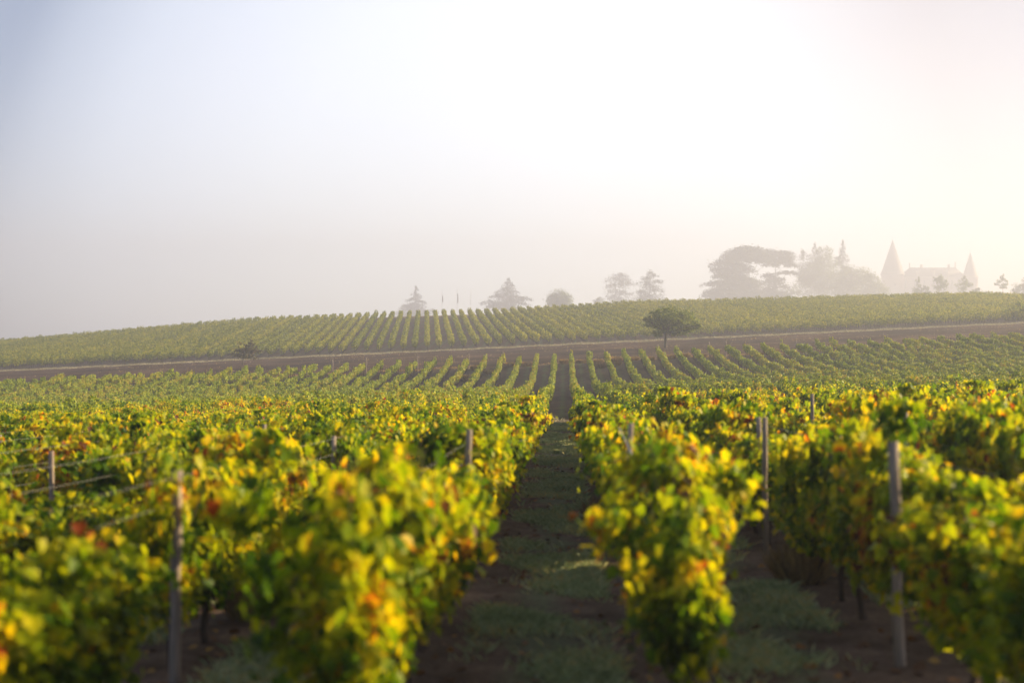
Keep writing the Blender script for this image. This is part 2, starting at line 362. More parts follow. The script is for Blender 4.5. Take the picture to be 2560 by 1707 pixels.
# ---------------------------------------------------------------- vines
SP = 1.9
ROWX = lambda i: -1.15 + SP * i            # i <= 0 left of the alley, i >= 1 right of it
def canopy(n, length, top, width, rg, tmpl, size, base=.42, shoots=15):
    """leaves of one near vine; the row runs along local y"""
    P = []; Nn = []
    ns = shoots
    for k in range(ns):
        y0 = (k + rg.uniform(.1, .9)) / ns * length - length / 2
        side = rg.normal(0, .55)
        z1 = top * rg.uniform(.80, 1.06)
        if rg.random() < .14: z1 += rg.uniform(.08, .25)
        droop = rg.random() < .28
        m = n // ns
        t = np.sort(rg.uniform(0, 1, m) ** .85)
        x = side * width * (np.sin(t * 1.9) + .25)
        z = base + (z1 - base) * (t if not droop else np.sin(t * 2.3))
        if droop: x = x * 1.3 + np.sign(side) * .10 * t
        y = y0 + t * rg.normal(0, .16)
        p = np.stack([x, np.full(m, 0) + y, z], -1) + rg.normal(0, 1, (m, 3)) * np.array([.085, .085, .07])
        P.append(p)
    # a skirt of laterals low in the canopy
    m = n // 6
    p = np.stack([rg.normal(0, width * .55, m), rg.uniform(-length / 2, length / 2, m), base + rg.gamma(2.0, .13, m)], -1); P.append(p)
    P = np.concatenate(P)
    P[:, 2] = np.clip(P[:, 2], .12, top * 1.13)
    c = rg.normal(0, 1, (len(P), 3))
    side = np.sign(P[:, 0] + rg.normal(0, .12, len(P)))
    Nn = np.stack([side * .75, np.zeros(len(P)), np.full(len(P), .45)], -1) + c * .55
    T = np.stack([side * .25, np.zeros(len(P)), np.full(len(P), -.9)], -1) + rg.normal(0, .5, (len(P), 3))
    s = rg.uniform(.65, 1.15, len(P)) * size
    return leaves(P, Nn, T, s, tmpl)
def stem_mesh(rg):
    b = MB(); z = np.linspace(-.12, .62, 7)
    x = np.cumsum(rg.normal(0, .018, 7)); y = np.cumsum(rg.normal(0, .03, 7))
    b.tube(np.stack([x, y, z], -1), np.linspace(.036, .024, 7) * rg.uniform(.85, 1.15, 7), 7)
    for s in (-1, 1):
        t = np.linspace(0, 1, 5)
        b.tube(np.stack([x[-1] + 0 * t, y[-1] + s * .48 * t, .6 + .08 * np.sin(t * 2.5)], -1), np.linspace(.02, .011, 5), 6)
    for k in range(7):
        y0 = rg.uniform(-.5, .5); t = np.linspace(0, 1, 6); sx = rg.normal(0, .14)
        b.tube(np.stack([x[-1] + sx * t, y0 + rg.normal(0, .08) * t, .62 + t * rg.uniform(.65, 1.0)], -1), np.linspace(.006, .003, 6), 5)
    return b.mesh("stem", [M_BARK], True)
VSP = 1.15
FOL = []
for k in range(14):
    rg = np.random.default_rng(100 + k)
    V, F = canopy(1750, 1.32, rg.uniform(1.22, 1.46), .22, rg, LOBED, .094)
    FOL.append(mesh_np("foliage", V, F, [M_AUT]))
STEM = [stem_mesh(np.random.default_rng(200 + k)) for k in range(5)]

# posts seen in the photograph: column, top line, row index, whether the vine in front is missing
POSTS = [(130, 1127, -3, 2.4), (437, 1176, -1, True), (830, 1090, -1, False), (657, 1061, -2, True), (685, 1073, -2, False), (175, 1078, -4, True),
         (328, 1074, -4, False), (20, 1085, -5, False), (1090, 1047, -1, False), (914, 1066, -2, False), (1167, 1073, 0, .35),
         (1548, 1057, 1, True), (1921, 1042, 2, True), (1903, 1043, 2, False), (2253, 1105, 2, True), (2266, 1031, 3, False), (2040, 984, 3, False)]
posts = []
for (u, v, i, gap) in POSTS:
    X = ROWX(i) + (.0 if not gap else (.12 if u == 1167 else .17) if u in (437, 1167) else .17 if i <= 0 else -.17); Y = X / (atpx(u, 1.0)); posts.append((X, Y, zpx(v, X, Y), i, gap, u))
START = {0: 7.4, 1: 8.6, -1: 7.0, 2: 6.4, 3: 6.0, 4: 6.5, 5: 8}
Y_NEAR = 43.5
protos = {}
near_vines = []
for i in range(-9, 9):
    X = ROWX(i); y = START.get(i, 6.0) + .55
    gi = 0
    while y < Y_NEAR:
        u = float(u_of(X, y)); z0 = float(zf(X, y))
        vtop = CV - F_PX * (z0 + 1.7) / y
        if -260 < u < 3000 and vtop < 1800 and not any(p[3] == i and p[4] and p[1] - (.75 if p[4] is True else p[4]) < y < p[1] + .05 for p in posts):
            gi += 1
            near_vines.append((y, i, gi, X, z0))
        y += VSP
near_vines.sort(key=lambda a: a[0])
near_vines = near_vines[:300]
y_last = {}
for (y, i, gi, X, z0) in near_vines: y_last[i] = max(y_last.get(i, 0), y)
SHORT = ["low", "bushy", "tall", "ragged", "leafy", "leaning"]
def place_vine(k, y, i, gi, X, z0):
    fk = int(rng.integers(0, 14)); sk = int(rng.integers(0, 5))
    flip = bool(rng.integers(0, 2))
    hs = float(rng.uniform(.95, 1.14)); ws = float(rng.uniform(.9, 1.2))
    for p in posts:                                       # vines just in front of a visible post top stay lower
        if p[3] == i and -2.6 < y - p[1] < .4: hs *= .86
    if i == 0 and y < 11: hs *= 1.07
    if i >= 2: hs *= 1.08
    if i == -2 and 12.2 < y < 15.2: hs *= .76
    if i == 1: ws *= .84; X += .07
    if i <= -1 and y < 9.6: hs *= .80
    side = "left" if i <= 0 else "right"; r = (1 - i) if i <= 0 else i
    lab = f"autumn grapevine, {ordinal(gi)} from the front in {ordinal(r)} vine row {side} of the grassy alley"
    root = empty("grapevine", (X + float(rng.normal(0, .04)), y + float(rng.normal(0, .06)), z0), lab, "grapevine", "grapevines on the near slope", (math.pi if flip else 0) + float(rng.normal(0, .05)))
    root.scale = (ws, 1.0, hs)
    if k == 0:
        f = link("foliage", FOL[fk], root); s = link("stem", STEM[sk], root); protos['f'], protos['s'] = f, s
    else:
        f = protos['f'].copy(); f.data = FOL[fk]; f.parent = root; COL.objects.link(f)
        s = protos['s'].copy(); s.data = STEM[sk]; s.parent = root; COL.objects.link(s)
for k, a in enumerate(near_vines): place_vine(k, *a)

# longer rows as one thing each, following the ground
def vine_row(name_label, cat_group, x_of, y0, y1, per_m, size, tmpl, m, rg, top=1.55, base=.45, width=.34, gap=1.1, rag=.12, stems=True, tophv=.72):
    L = y1 - y0; n = int(L * per_m)
    s = rg.uniform(y0, y1, n)
    vi = np.floor((s - y0) / gap).astype(int)
    nv = vi.max() + 2
    vt = rg.normal(0, rag, nv) + .08 * np.sin(np.arange(nv) * .7 + rg.uniform(0, 6)); vw = rg.uniform(.65, 1.35, nv); vx = rg.normal(0, .06, nv)
    dead = rg.random(nv) < .05; big = rg.random(nv) < .06
    vt = vt + big * .25; vw = vw * (1 - .5 * dead); vt = vt - .5 * dead
    ph = ((s - y0) / gap) % 1
    bulge = .78 + .30 * np.sin(ph * math.pi)
    tt = top + vt[vi] + rg.normal(0, .07, n)
    q = rg.random(n)
    z = base + (tt - base) * q ** tophv
    rel = (z - base) / np.maximum(tt - base, .1)
    w = width * vw[vi] * bulge * (.62 + .7 * np.sin(np.clip(rel, 0, 1) * 2.6))
    xx = w * np.where(rg.random(n) < .72, np.sign(rg.normal(0, 1, n)) * rg.uniform(.7, 1.1, n), rg.uniform(-.8, .8, n))
    X = x_of(s) + vx[vi] + xx
    P = np.stack([X, s, zf(X, s) * 0 + zf(x_of(s), s) + z], -1)
    sd_ = np.sign(xx)
    Nn = np.stack([sd_ * .7, rg.normal(0, .2, n), .35 + .5 * rel], -1) + rg.normal(0, .5, (n, 3))
    T = np.stack([sd_ * .2, np.zeros(n), np.full(n, -.9)], -1) + rg.normal(0, .5, (n, 3))
    V, F = leaves(P, Nn, T, rg.uniform(.7, 1.2, n) * size, tmpl)
    b = MB(); b.add(V, F, 0)
    if stems:
        ys = np.arange(y0 + gap / 2, y1, gap)
        for yy in ys:
            x = float(x_of(np.array(yy))); z0 = float(zf(x, yy)); dx, dy = rg.normal(0, .05, 2)
            r = .035
            Vb = []
            for (zz, ox, oy, rr) in ((-.1, 0, 0, r), (base + .35, dx, dy, r * .7)):
                Vb += [(x + ox - rr, yy + oy - rr, z0 + zz), (x + ox + rr, yy + oy - rr, z0 + zz), (x + ox + rr, yy + oy + rr, z0 + zz), (x + ox - rr, yy + oy + rr, z0 + zz)]
            b.add(Vb, [np.array([[0, 1, 5, 4], [1, 2, 6, 5], [2, 3, 7, 6], [3, 0, 4, 7]])], 1)
    o = link("vine_row", b.mesh("vine_row", [m, M_BARK]))
    # move the origin to the row's near end
    org = np.array([float(x_of(np.array(y0))), y0, float(zf(x_of(np.array(y0)), y0))])
    co = np.empty(len(o.data.vertices) * 3, np.float32); o.data.vertices.foreach_get('co', co)
    co = (co.reshape(-1, 3) - org).astype(np.float32); o.data.vertices.foreach_set('co', co.ravel()); o.data.update()
    o.location = org
    tag(o, name_label, "vine row", cat_group)
    return o
def vis_span(x_of, y0, y1, mu=200):
    ys = np.linspace(y0, y1, 60); u = u_of(x_of(ys), ys); ok = (u > -mu) & (u < 2560 + mu)
    if not ok.any(): return None
    return float(ys[ok][0]), float(ys[ok][-1])
# rest of the near block, up to the headland
for i in range(-17, 17):
    X = ROWX(i); fx = lambda s, X=X: np.full_like(np.asarray(s, float), X)
    sp = vis_span(fx, max(y_last.get(i, 0) + VSP / 2, 36.0) if i in y_last else 36.0, 66.0 + .6 * math.sin(i * 2.1), 150)
    if sp is None or sp[1] - sp[0] < 2: continue
    side = "left" if i <= 0 else "right"; r = (1 - i) if i <= 0 else i
    vine_row(f"far end of the yellow vine row near the brow, {ordinal(r)} {side} of the grassy alley", "yellow vine rows reaching the brow", fx, sp[0], sp[1], 600, .10, HEX, M_AUT, np.random.default_rng(300 + i + 50), top=1.16, width=.25, rag=.12)
# middle slope beyond the brow
for i in range(-36, 34):
    X = ROWX(i); fx = lambda s, X=X: np.full_like(np.asarray(s, float), X)
    rg = np.random.default_rng(500 + i + 60)
    sp = vis_span(fx, 71.0, 157.0 + rg.uniform(-1.2, .8), 120)
    if sp is None or sp[1] - sp[0] < 6: continue
    side = "left" if i <= 0 else "right"; r = (1 - i) if i <= 0 else i
    vine_row(f"green vine row climbing the middle slope, {ordinal(r)} row {side} of the central alley", "green vine rows on the middle slope", fx, sp[0], sp[1], 200, .13, HEX, M_MID, rg, top=1.30, base=.58, width=.135, rag=.10, tophv=.5)
# far hill: rows turned a little to the left
FA = math.tan(R(5.6))
def far_x(i): return lambda s, i=i: -14.3 + 2.0 * i - FA * (np.asarray(s, float) - 230)
for i in range(-60, 62):
    fx = far_x(i); rg = np.random.default_rng(700 + i + 100)
    sp = vis_span(fx, 231.0 + rg.uniform(-.6, .8), 336.0 + rg.uniform(-1.5, 1.5), 90)
    if sp is None or sp[1] - sp[0] < 10: continue
    if i == 0: lab = "misty vine row on the far hill running straight up below the tall spired conifer"
    else:
        side = "left" if i < 0 else "right"
        lab = f"misty far hill vine row, {ordinal(abs(i))} {side} of the row below the spired conifer"
    vine_row(lab, "misty vine rows on the far hill", fx, sp[0], sp[1], 75, .22, QUAD, M_FAR, rg, top=1.65, width=.27, rag=.10, gap=1.2)

# ---------------------------------------------------------------- posts and wires
def post_mesh(h, r, rg):
    b = MB(); z = np.linspace(-.3, h, 8)
    b.tube(np.stack([np.cumsum(rg.normal(0, .007, 8)), np.cumsum(rg.normal(0, .007, 8)), z], -1), r * np.linspace(1.06, .96, 8) * rg.uniform(.96, 1.04, 8), 10)
    return b.mesh("vine_post", [M_WOOD], True)
PLAB = {130: "bare grey post standing alone at the far left edge, lit along its right side", 437: "thick weathered post between leafy vines at the lower left, nearest post on the left",
 830: "short post top poking out above the vines left of centre", 657: "pale leaning post with wires, left one of the close pair left of centre", 685: "grey post just right of the pale leaning post, left of centre",
 175: "small dark post behind the bare post at the far left", 328: "small post top showing between vines, right of the far left posts", 20: "leftmost post top, at the very edge of the photo",
 1090: "tiny post top among yellow vines near the left side of the alley", 914: "reddish brown post top half hidden in vines left of centre", 1167: "slender post with slack wire in the row left of the grassy alley",
 1548: "grey post beside a slanting wire in the row right of the alley", 1921: "tall sunlit post in the second row right of the alley", 1903: "thin post right behind the tall sunlit post",
 2253: "thick dark grey post at the right, nearest post on that side", 2266: "dark post top just behind the thick post at the right", 2040: "thin pale post standing in yellow vines right of the tall sunlit post"}
for (X, Y, zt, i, gap, u) in posts:
    z0 = float(zf(X, Y)); rg = np.random.default_rng(u)
    o = link("vine_post", post_mesh(max(zt - z0, 1.3), .040 if u in (437, 2253) else .034, rg), None, (X, Y, z0))
    o.rotation_euler = (float(rg.normal(0, .03)), float(rg.normal(0, .03)), 0)
    tag(o, PLAB[u], "post", "weathered wooden posts in the near rows")
for i, off in ((-11, 0), (-8, 0), (-5, 0), (-3, 0), (-13, 0), (6, 0), (9, 0), (10, .9), (14, 0), (19, 0)):
    X = ROWX(i); Y = 157.6 + off; z0 = float(zf(X, Y)); rg = np.random.default_rng(900 + i)
    o = link("end_post", post_mesh(1.75, .06, rg), None, (X, Y, z0))
    r = (1 - i) if i <= 0 else i
    tag(o, f"pale post at the top end of the {ordinal(r)} middle slope row {'left' if i <= 0 else 'right'} of the alley", "post", "end posts of the middle slope rows")
WROWS = {-5: "sixth", -4: "fifth", -3: "fourth", -2: "third", -1: "second", 0: "first", 1: "first", 2: "second", 3: "third"}
for i in WROWS:
    for hh, nm in ((1.05, "lower"), (1.30, "middle"), (1.50, "upper")):
        X = ROWX(i) + (.05 if hh > 1.2 else -.05); y = np.arange(9.0 if abs(i) < 3 else 12.0, 41, 5.5)
        z = zf(np.full_like(y, X), y) + hh
        b = MB(); b.tube(np.stack([X + 0 * y, y, z], -1) - np.array([X, y[0], z[0]]), .0013, 5)
        o = link("trellis_wire", b.mesh("trellis_wire", [M_WIRE], True), None, (X, y[0], z[0]))
        tag(o, f"{nm} trellis wire strung through the {WROWS[i]} vine row {'left' if i <= 0 else 'right'} of the alley", "wire", "trellis wires of the near rows")
# slanting guy wire from the post right of the alley
p = [q for q in posts if q[5] == 1548][0]
b = MB(); b.tube([(0, 0, 0), (.25, -.9, -.55), (.5, -1.8, -1.1)], .008, 6)
tag(link("guy_wire", b.mesh("guy_wire", [M_WIRE], True), None, (p[0], p[1], p[2] - .05)), "slanting guy wire running down from the post right of the alley", "wire")

# ---------------------------------------------------------------- grass, litter, dry weeds
def blades(P, h, w, rg, m, name, lean=.45):
    n = len(P); a = rg.uniform(0, 2 * math.pi, n)
    d = np.stack([np.cos(a), np.sin(a), np.zeros(n)], -1)
    l = np.stack([rg.normal(0, lean, n), rg.normal(0, lean, n), np.ones(n)], -1) * h[:, None]
    V = np.stack([P - d * w[:, None], P + d * w[:, None], P + l * .55 + d * w[:, None] * .6, P + l + l * np.array([.35, .35, -.12])], 1).reshape(-1, 3)
    F = np.arange(n * 4).reshape(-1, 4)
    return mesh_np(name, V, [F], [m])
def tufts(n, x0, x1, y0, y1, rg, thr, per, spread, hmin, hmax, sc=1.1, seed=0.0):
    x = rg.uniform(x0, x1, n); y = y0 + (y1 - y0) * rg.random(n) ** 1.3
    f = np.sin(x * 2.3 * sc + 1.7 * np.sin(y * .8 * sc + seed)) + np.sin(y * 1.1 * sc + 2 * np.sin(x * 1.5 + seed)) + .8 * np.sin(y * 3.1 + x * 2.2 + seed)
    k = f + rg.normal(0, .5, n) > thr; x, y = x[k], y[k]
    x = np.repeat(x, per) + rg.normal(0, spread, len(x) * per); y = np.repeat(y, per) + rg.normal(0, spread, len(y) * per)
    return np.stack([x, y, zf(x, y) - .01], -1), rg.uniform(hmin, hmax, len(x))
rg = np.random.default_rng(77)
PP = []; HH = []
for i in range(-4, 5):                        # the strip between row i and row i+1
    xc = ROWX(i) + SP / 2
    y1 = 64 if i == 0 else 34
    n = 26000 if i == 0 else 18000 if i == 1 else 6000
    P, h = tufts(n, xc - .58, xc + .58, 8.0, y1, rg, .3, 9, .05, .02, .11, seed=i * 1.7)
    PP.append(P); HH.append(h)
P = np.concatenate(PP); h = np.concatenate(HH) * np.interp(P[:, 1], [8, 40], [1, 1.3])
tag(link("grass", blades(P, h, np.full(len(P), .0045) * np.interp(P[:, 1], [8, 40], [1, 2.2]), rg, M_GRASS, "grass")), "low grey green grass growing along the alleys between the near vines", "grass", kind="stuff")
n = 5200
x = rg.uniform(-9, 9, n); y = 8 + 32 * rg.random(n) ** 1.4
P = np.stack([x, y, zf(x, y) + .012], -1)
V, F = leaves(P, np.array([0, 0, 1.0]) + rg.normal(0, .35, (n, 3)), rg.normal(0, 1, (n, 3)), rg.uniform(.05, .11, n), HEX)
tag(link("fallen_leaves", mesh_np("fallen_leaves", V, F, [M_LITTER])), "brown fallen vine leaves scattered on the soil between the rows", "leaves", kind="stuff")
# straw on the headland and along the track, dry line at the row ends
n = 12000
x = rg.uniform(-30, 26, n); y = rg.uniform(66.6, 69.4, n)
k = np.sin(x * 3.3 + 3.6) + .6 * np.sin(x * .8 + y * 2) + rg.normal(0, .4, n) > .35; x, y = x[k], y[k]; n = len(x)
tag(link("headland_grass", blades(np.stack([x, y, zf(x, y)], -1), rg.uniform(.08, .28, n), np.full(n, .012), rg, M_STRAW, "headland_grass")), "pale straw grass along the headland at the end of the alley", "grass", kind="stuff")
n = 13000
x = rg.uniform(-105, 88, n); y = 225.4 + rg.normal(0, 1.0, n) * (1 + .7 * np.sin(x * .23) * np.sin(x * .061 + 1)) + .35 * np.sin(x * .11 + .6)
tag(link("track_grass", blades(np.stack([x, y, zf(x, y)], -1), rg.uniform(.08, .35, n), np.full(n, .035), rg, M_STRAW, "track_grass")), "dry pale grass lining the track at the foot of the far hill", "grass", kind="stuff")
n = 12000
x = rg.uniform(-64, 54, n); k = np.sin(x * .9) + np.sin(x * .37 + 1) + rg.normal(0, .5, n) > -.3; x = x[k]; n = len(x)
y = 158.9 + rg.normal(0, .35, n)
tag(link("verge_grass", blades(np.stack([x, y, zf(x, y)], -1), rg.uniform(.06, .30, n), np.full(n, .028), rg, M_DRY, "verge_grass")), "broken line of dry grass where the middle slope rows end", "grass", kind="stuff")
n = 9000
x = rg.uniform(-95, 80, n); y = 159.5 + 64 * rg.random(n)
k = np.sin(x * .21 + 2 * np.sin(y * .13)) + np.sin(y * .33 + .7) + rg.normal(0, .6, n) > .7; x, y = x[k], y[k]; n = len(x)
tag(link("field_weeds", blades(np.stack([x, y, zf(x, y)], -1), rg.uniform(.06, .22, n), np.full(n, .04), rg, M_DRY, "field_weeds")), "sparse dry weeds and stubble over the ploughed strip", "weeds", kind="stuff")
def tuft_mesh(rr, hh, n, rg, m):
    a = rg.uniform(0, 2 * math.pi, n); q = np.sqrt(rg.random(n)) * rr * .6
    P = np.stack([q * np.cos(a), q * np.sin(a), np.full(n, -.05)], -1)
    tip = np.stack([np.cos(a) * rg.uniform(.2, 1, n) * rr, np.sin(a) * rg.uniform(.2, 1, n) * rr, hh * rg.uniform(.45, 1, n)], -1)
    d = np.stack([-np.sin(a), np.cos(a), 0 * a], -1) * .035
    V = np.stack([P - d, P + d, P + tip * .6 + d, P + tip], 1).reshape(-1, 3)
    return mesh_np("dry_weed", V, [np.arange(n * 4).reshape(-1, 4)], [m])
WEED = [tuft_mesh(.55, .62, 500, np.random.default_rng(40 + k), M_DRY) for k in range(3)]
WEEDS = [(-5, 156.5), (-4, 150.0), (-5, 146.0), (-3, 156.8), (-2, 157.4), (1, 157.5), (2, 158.0), (3, 156.8), (3, 152.0), (4, 158.0), (4, 153.5), (5, 157.6), (6, 158.0), (7, 157.8), (8, 158.2), (9, 158.0), (13, 157.8)]
cnt = {}
for k, (i, Y) in enumerate(WEEDS):
    X = ROWX(i) + (.75 if i <= 0 else -.8); Y += .3
    o = link("dry_weed", WEED[k % 3], None, (X, Y, float(zf(X, Y)))); o.rotation_euler = (0, 0, k * 1.3); sc = .8 + .5 * random.random(); o.scale = (sc, sc * 1.4, sc)
    r = (1 - i) if i <= 0 else i
    cnt[i] = cnt.get(i, 0) + 1
    where = "at the top of" if cnt[i] == 1 else "just below the top of" if cnt[i] == 2 and i != -5 else "beside"
    if i == -4: where = "lower down beside"
    tag(o, f"dry weed {where} the {ordinal(r)} middle slope row {'left' if i <= 0 else 'right'} of the alley", "weed", "dry weed clumps at the row ends")

for k, (u, i, Y, lab) in enumerate(((2045, 2, 15.2, "orange tan dry grass tuft at the foot of the second row right of the alley"), (560, -1, 13.4, "brown dry grass tuft under the second row left of the alley"), (1500, 1, 22.0, "small dry tuft under the row right of the alley"))):
    X = ROWX(i) + (.1 if i < 1 else -.15)
    o = link("dry_weed", WEED[k % 3], None, (X, Y, float(zf(X, Y)))); o.scale = (.6, .6, .75); tag(o, lab, "weed", "dry grass tufts under the near vines")
# ---------------------------------------------------------------- trees
def tree_root(name, u, Y, label, cat="tree", group=None):
    X = atpx(u, Y); z0 = float(zf(X, Y))
    return empty(name, (X, Y, z0), label, cat, group), X, z0
def limb(b, p0, p1, r0, r1, rg, wob=.06, n=6, sides=7):
    t = np.linspace(0, 1, n)[:, None]; p0 = np.array(p0, float); p1 = np.array(p1, float)
    L = np.linalg.norm(p1 - p0)
    w = np.cumsum(rg.normal(0, wob * L / n, (n, 3)), 0); w[0] = 0
    b.tube(p0 + (p1 - p0) * t + w, np.linspace(r0, r1, n), sides)
def pad_tree(name, label, trunk_u, Y, top_v, pads, m=None, card=.55, seed=0, dens=3.2, group=None, droop=.12, trunk_r=.55, tilt=.7, depthf=.75):
    """conifer whose foliage lies in plates; pads in (column, line, half width, half thickness) of the photograph at its own distance"""
    rg = np.random.default_rng(seed); m = m or M_CONIF
    Y *= 1.48; card *= 1.2; dens *= .75; root, X, z0 = tree_root(name, trunk_u, Y, label, "tree", group)
    px = Y / F_PX
    H = zpx(top_v, X, Y) - z0
    b = MB(); n = 9; zz = np.linspace(-.5, H, n)
    b.tube(np.stack([np.cumsum(rg.normal(0, .06, n)), np.cumsum(rg.normal(0, .06, n)), zz], -1), np.linspace(trunk_r, .06, n), 9)
    PS = []; NS = []; TS = []; SS = []
    for (u, v, hw, th) in pads:
        cx = (u - trunk_u) * px; cz = zpx(v, X, Y) - z0; w = hw * px; h = th * px * .62; d = w * depthf
        cyv = rg.normal(0, .18) * w
        k = max(30, int(2.6 * dens * w * d + 60))
        # plates are made of finger-like sprays running outward
        nf = max(5, int(w * 1.6)); fa = rg.uniform(0, 2 * math.pi, nf); fl = rg.uniform(.7, 1.12, nf)
        f = rg.integers(0, nf, k); t = rg.random(k) ** .6
        a = fa[f] + rg.normal(0, .16, k)
        r = t * fl[f]
        x = r * np.cos(a) * w; y = r * np.sin(a) * d
        z = h * rg.normal(.1, .8, k) - droop * w * r ** 2.2 + h * .6 * (1 - r)
        PS.append(np.stack([cx + x, cyv + y, cz + z], -1))
        NS.append(np.stack([rg.normal(0, tilt, k), rg.normal(0, tilt, k) - .2, np.ones(k)], -1))
        TS.append(np.stack([np.cos(a), np.sin(a), np.full(k, -.25)], -1) + rg.normal(0, .35, (k, 3)))
        SS.append(rg.uniform(.7, 1.35, k) * card * np.interp(r, [0, 1], [1.1, .7]))
        limb(b, (0, 0, max(.5, cz - abs(cx) * .25 - .6)), (cx * .8, cyv * .8, cz), min(.24, .05 + w * .02), .05, rg)
        for j in range(3):
            q = fa[j % nf]; limb(b, (cx * .5, cyv * .5, cz - .2), (cx + .8 * w * math.cos(q), cyv + .8 * d * math.sin(q), cz - droop * w * .5), .07, .025, rg, n=4, sides=5)
    link("trunk", b.mesh("trunk", [M_TBARK], True), root)
    V, F = leaves(np.concatenate(PS), np.concatenate(NS), np.concatenate(TS), np.concatenate(SS), HEX)
    link("crown", mesh_np("crown", V, F, [m]), root)
    return root
def cone_pads(u, v_top, v_bot, hw, layers, rg, power=.9, jitter=.12):
    P = []
    for k in range(layers):
        f = (k + .35) / layers
        v = v_top + (v_bot - v_top) * f
        w = hw * (f ** power) * rg.uniform(.85, 1.12) + 2
        P.append((u + rg.normal(0, jitter) * w, v, w, (v_bot - v_top) / layers * .55))
    return P
def crown_tree(name, label, u, Y, trunk_base_v, lumps, m, card, seed, dens=10, group=None, trunk_r=.3, limbs=True, cat="tree", fork=.35):
    """broadleaf: lumps in (column, line, rx, rz) of the photograph at its own distance"""
    rg = np.random.default_rng(seed)
    if Y > 300: Y *= 1.48; card *= 1.2
    root, X, z0 = tree_root(name, u, Y, label, cat, group)
    px = Y / F_PX; PS = []; NS = []; SS = []
    b = MB()
    top = max(zpx(v, X, Y) - z0 for (_, v, _, _) in lumps)
    bot = min(zpx(v + rz * .6, X, Y) - z0 for (_, v, _, rz) in lumps)
    fz = max(.4, bot + (top - bot) * fork * .3)
    limb(b, (0, 0, -.3), (0, 0, fz), trunk_r, trunk_r * .7, rg, .03)
    for (lu, lv, rx, rz) in lumps:
        c = np.array([(lu - u) * px, rg.normal(0, .25) * rx * px, zpx(lv, X, Y) - z0]); A = np.array([rx, rx * .85, rz]) * px
        k = int(dens * (A[0] * A[2] * 3 + .6) / (card * card) * .35) + 60
        # sub-clumps give an uneven outline
        ncl = max(8, int(k / 26)); d = norm(rg.normal(0, 1, (ncl, 3))); cr = rg.uniform(.45, 1.02, ncl)[:, None]
        cc = d * cr; ci = rg.integers(0, ncl, k)
        p = cc[ci] + rg.normal(0, .17, (k, 3))
        PS.append(c + p * A); NS.append(norm(p) * .7 + np.array([0, 0, .5]) + rg.normal(0, .6, (k, 3))); SS.append(rg.uniform(.6, 1.3, k) * card)
        if limbs:
            limb(b, (0, 0, fz * .85), c, trunk_r * .5, .03, rg, .08)
            for j in range(4):
                q = cc[j % ncl] * A; limb(b, c * np.array([.6, .6, .8]), c + q * .9, trunk_r * .2, .012, rg, .1, 5, 5)
    P = np.concatenate(PS); Nn = np.concatenate(NS)
    P[:, 2] = np.maximum(P[:, 2], .05)
    V, F = leaves(P, Nn, rg.normal(0, 1, P.shape) + np.array([0, 0, -.4]), np.concatenate(SS), HEX)
    link("trunk", b.mesh("trunk", [M_TBARK], True), root)
    link("crown", mesh_np("crown", V, F, [m]), root)
    return root
rg = np.random.default_rng(5)
# pale spire and the conifers along the crest
pad_tree("conifer_tree", "tall spired conifer, palest tree, rising behind the far vine rows left of the flagpoles", 1040, 900, 712,
         cone_pads(1040, 716, 800, 58, 14, rg, 1.05) + [(1005, 783, 26, 6), (1075, 778, 26, 6), (1018, 768, 24, 6)], seed=1, droop=.22, dens=2.2, card=.8)
pad_tree("cedar_tree", "wide pyramid cedar with layered spiky branches right of the flagpoles", 1268, 800, 692,
         cone_pads(1272, 697, 775, 66, 11, rg, .9) + [(1225, 757, 32, 6), (1310, 748, 28, 6), (1240, 742, 26, 5)], seed=2, droop=.14, dens=2.4, card=.75)
crown_tree("round_tree", "small dense dome shaped tree on the crest right of the wide pyramid cedar", 1398, 640, 775,
           [(1398, 750, 34, 25), (1398, 742, 26, 19), (1384, 754, 20, 18), (1413, 754, 20, 18)], M_BROAD, .5, 3, dens=16)
crown_tree("shrub", "tiny faint shrub on the crest left of the pale flat topped cedar", 1497, 760, 765, [(1497, 753, 14, 11), (1490, 756, 9, 8)], M_BROAD, .5, 4, limbs=False, cat="shrub")
pad_tree("cedar_tree", "pale flat topped cedar, left one of the two close conifers on the crest", 1548, 880, 684,
         [(1548, 690, 28, 7), (1545, 699, 38, 7), (1555, 709, 38, 7), (1540, 716, 35, 8), (1540, 728, 30, 7), (1560, 735, 32, 7), (1538, 744, 35, 7), (1552, 755, 42, 9)], seed=5, dens=2.0, card=.8)
pad_tree("cedar_tree", "darker ragged cedar with upswept branches, right one of the two close crest conifers", 1624, 740, 677,
         [(1628, 683, 12, 6), (1634, 690, 18, 6), (1622, 697, 22, 7), (1640, 705, 22, 6), (1612, 708, 25, 6), (1622, 718, 32, 7), (1636, 727, 28, 7), (1606, 731, 28, 7), (1622, 741, 42, 8), (1622, 752, 50, 9)], seed=6, dens=2.6, card=.7, droop=.05)
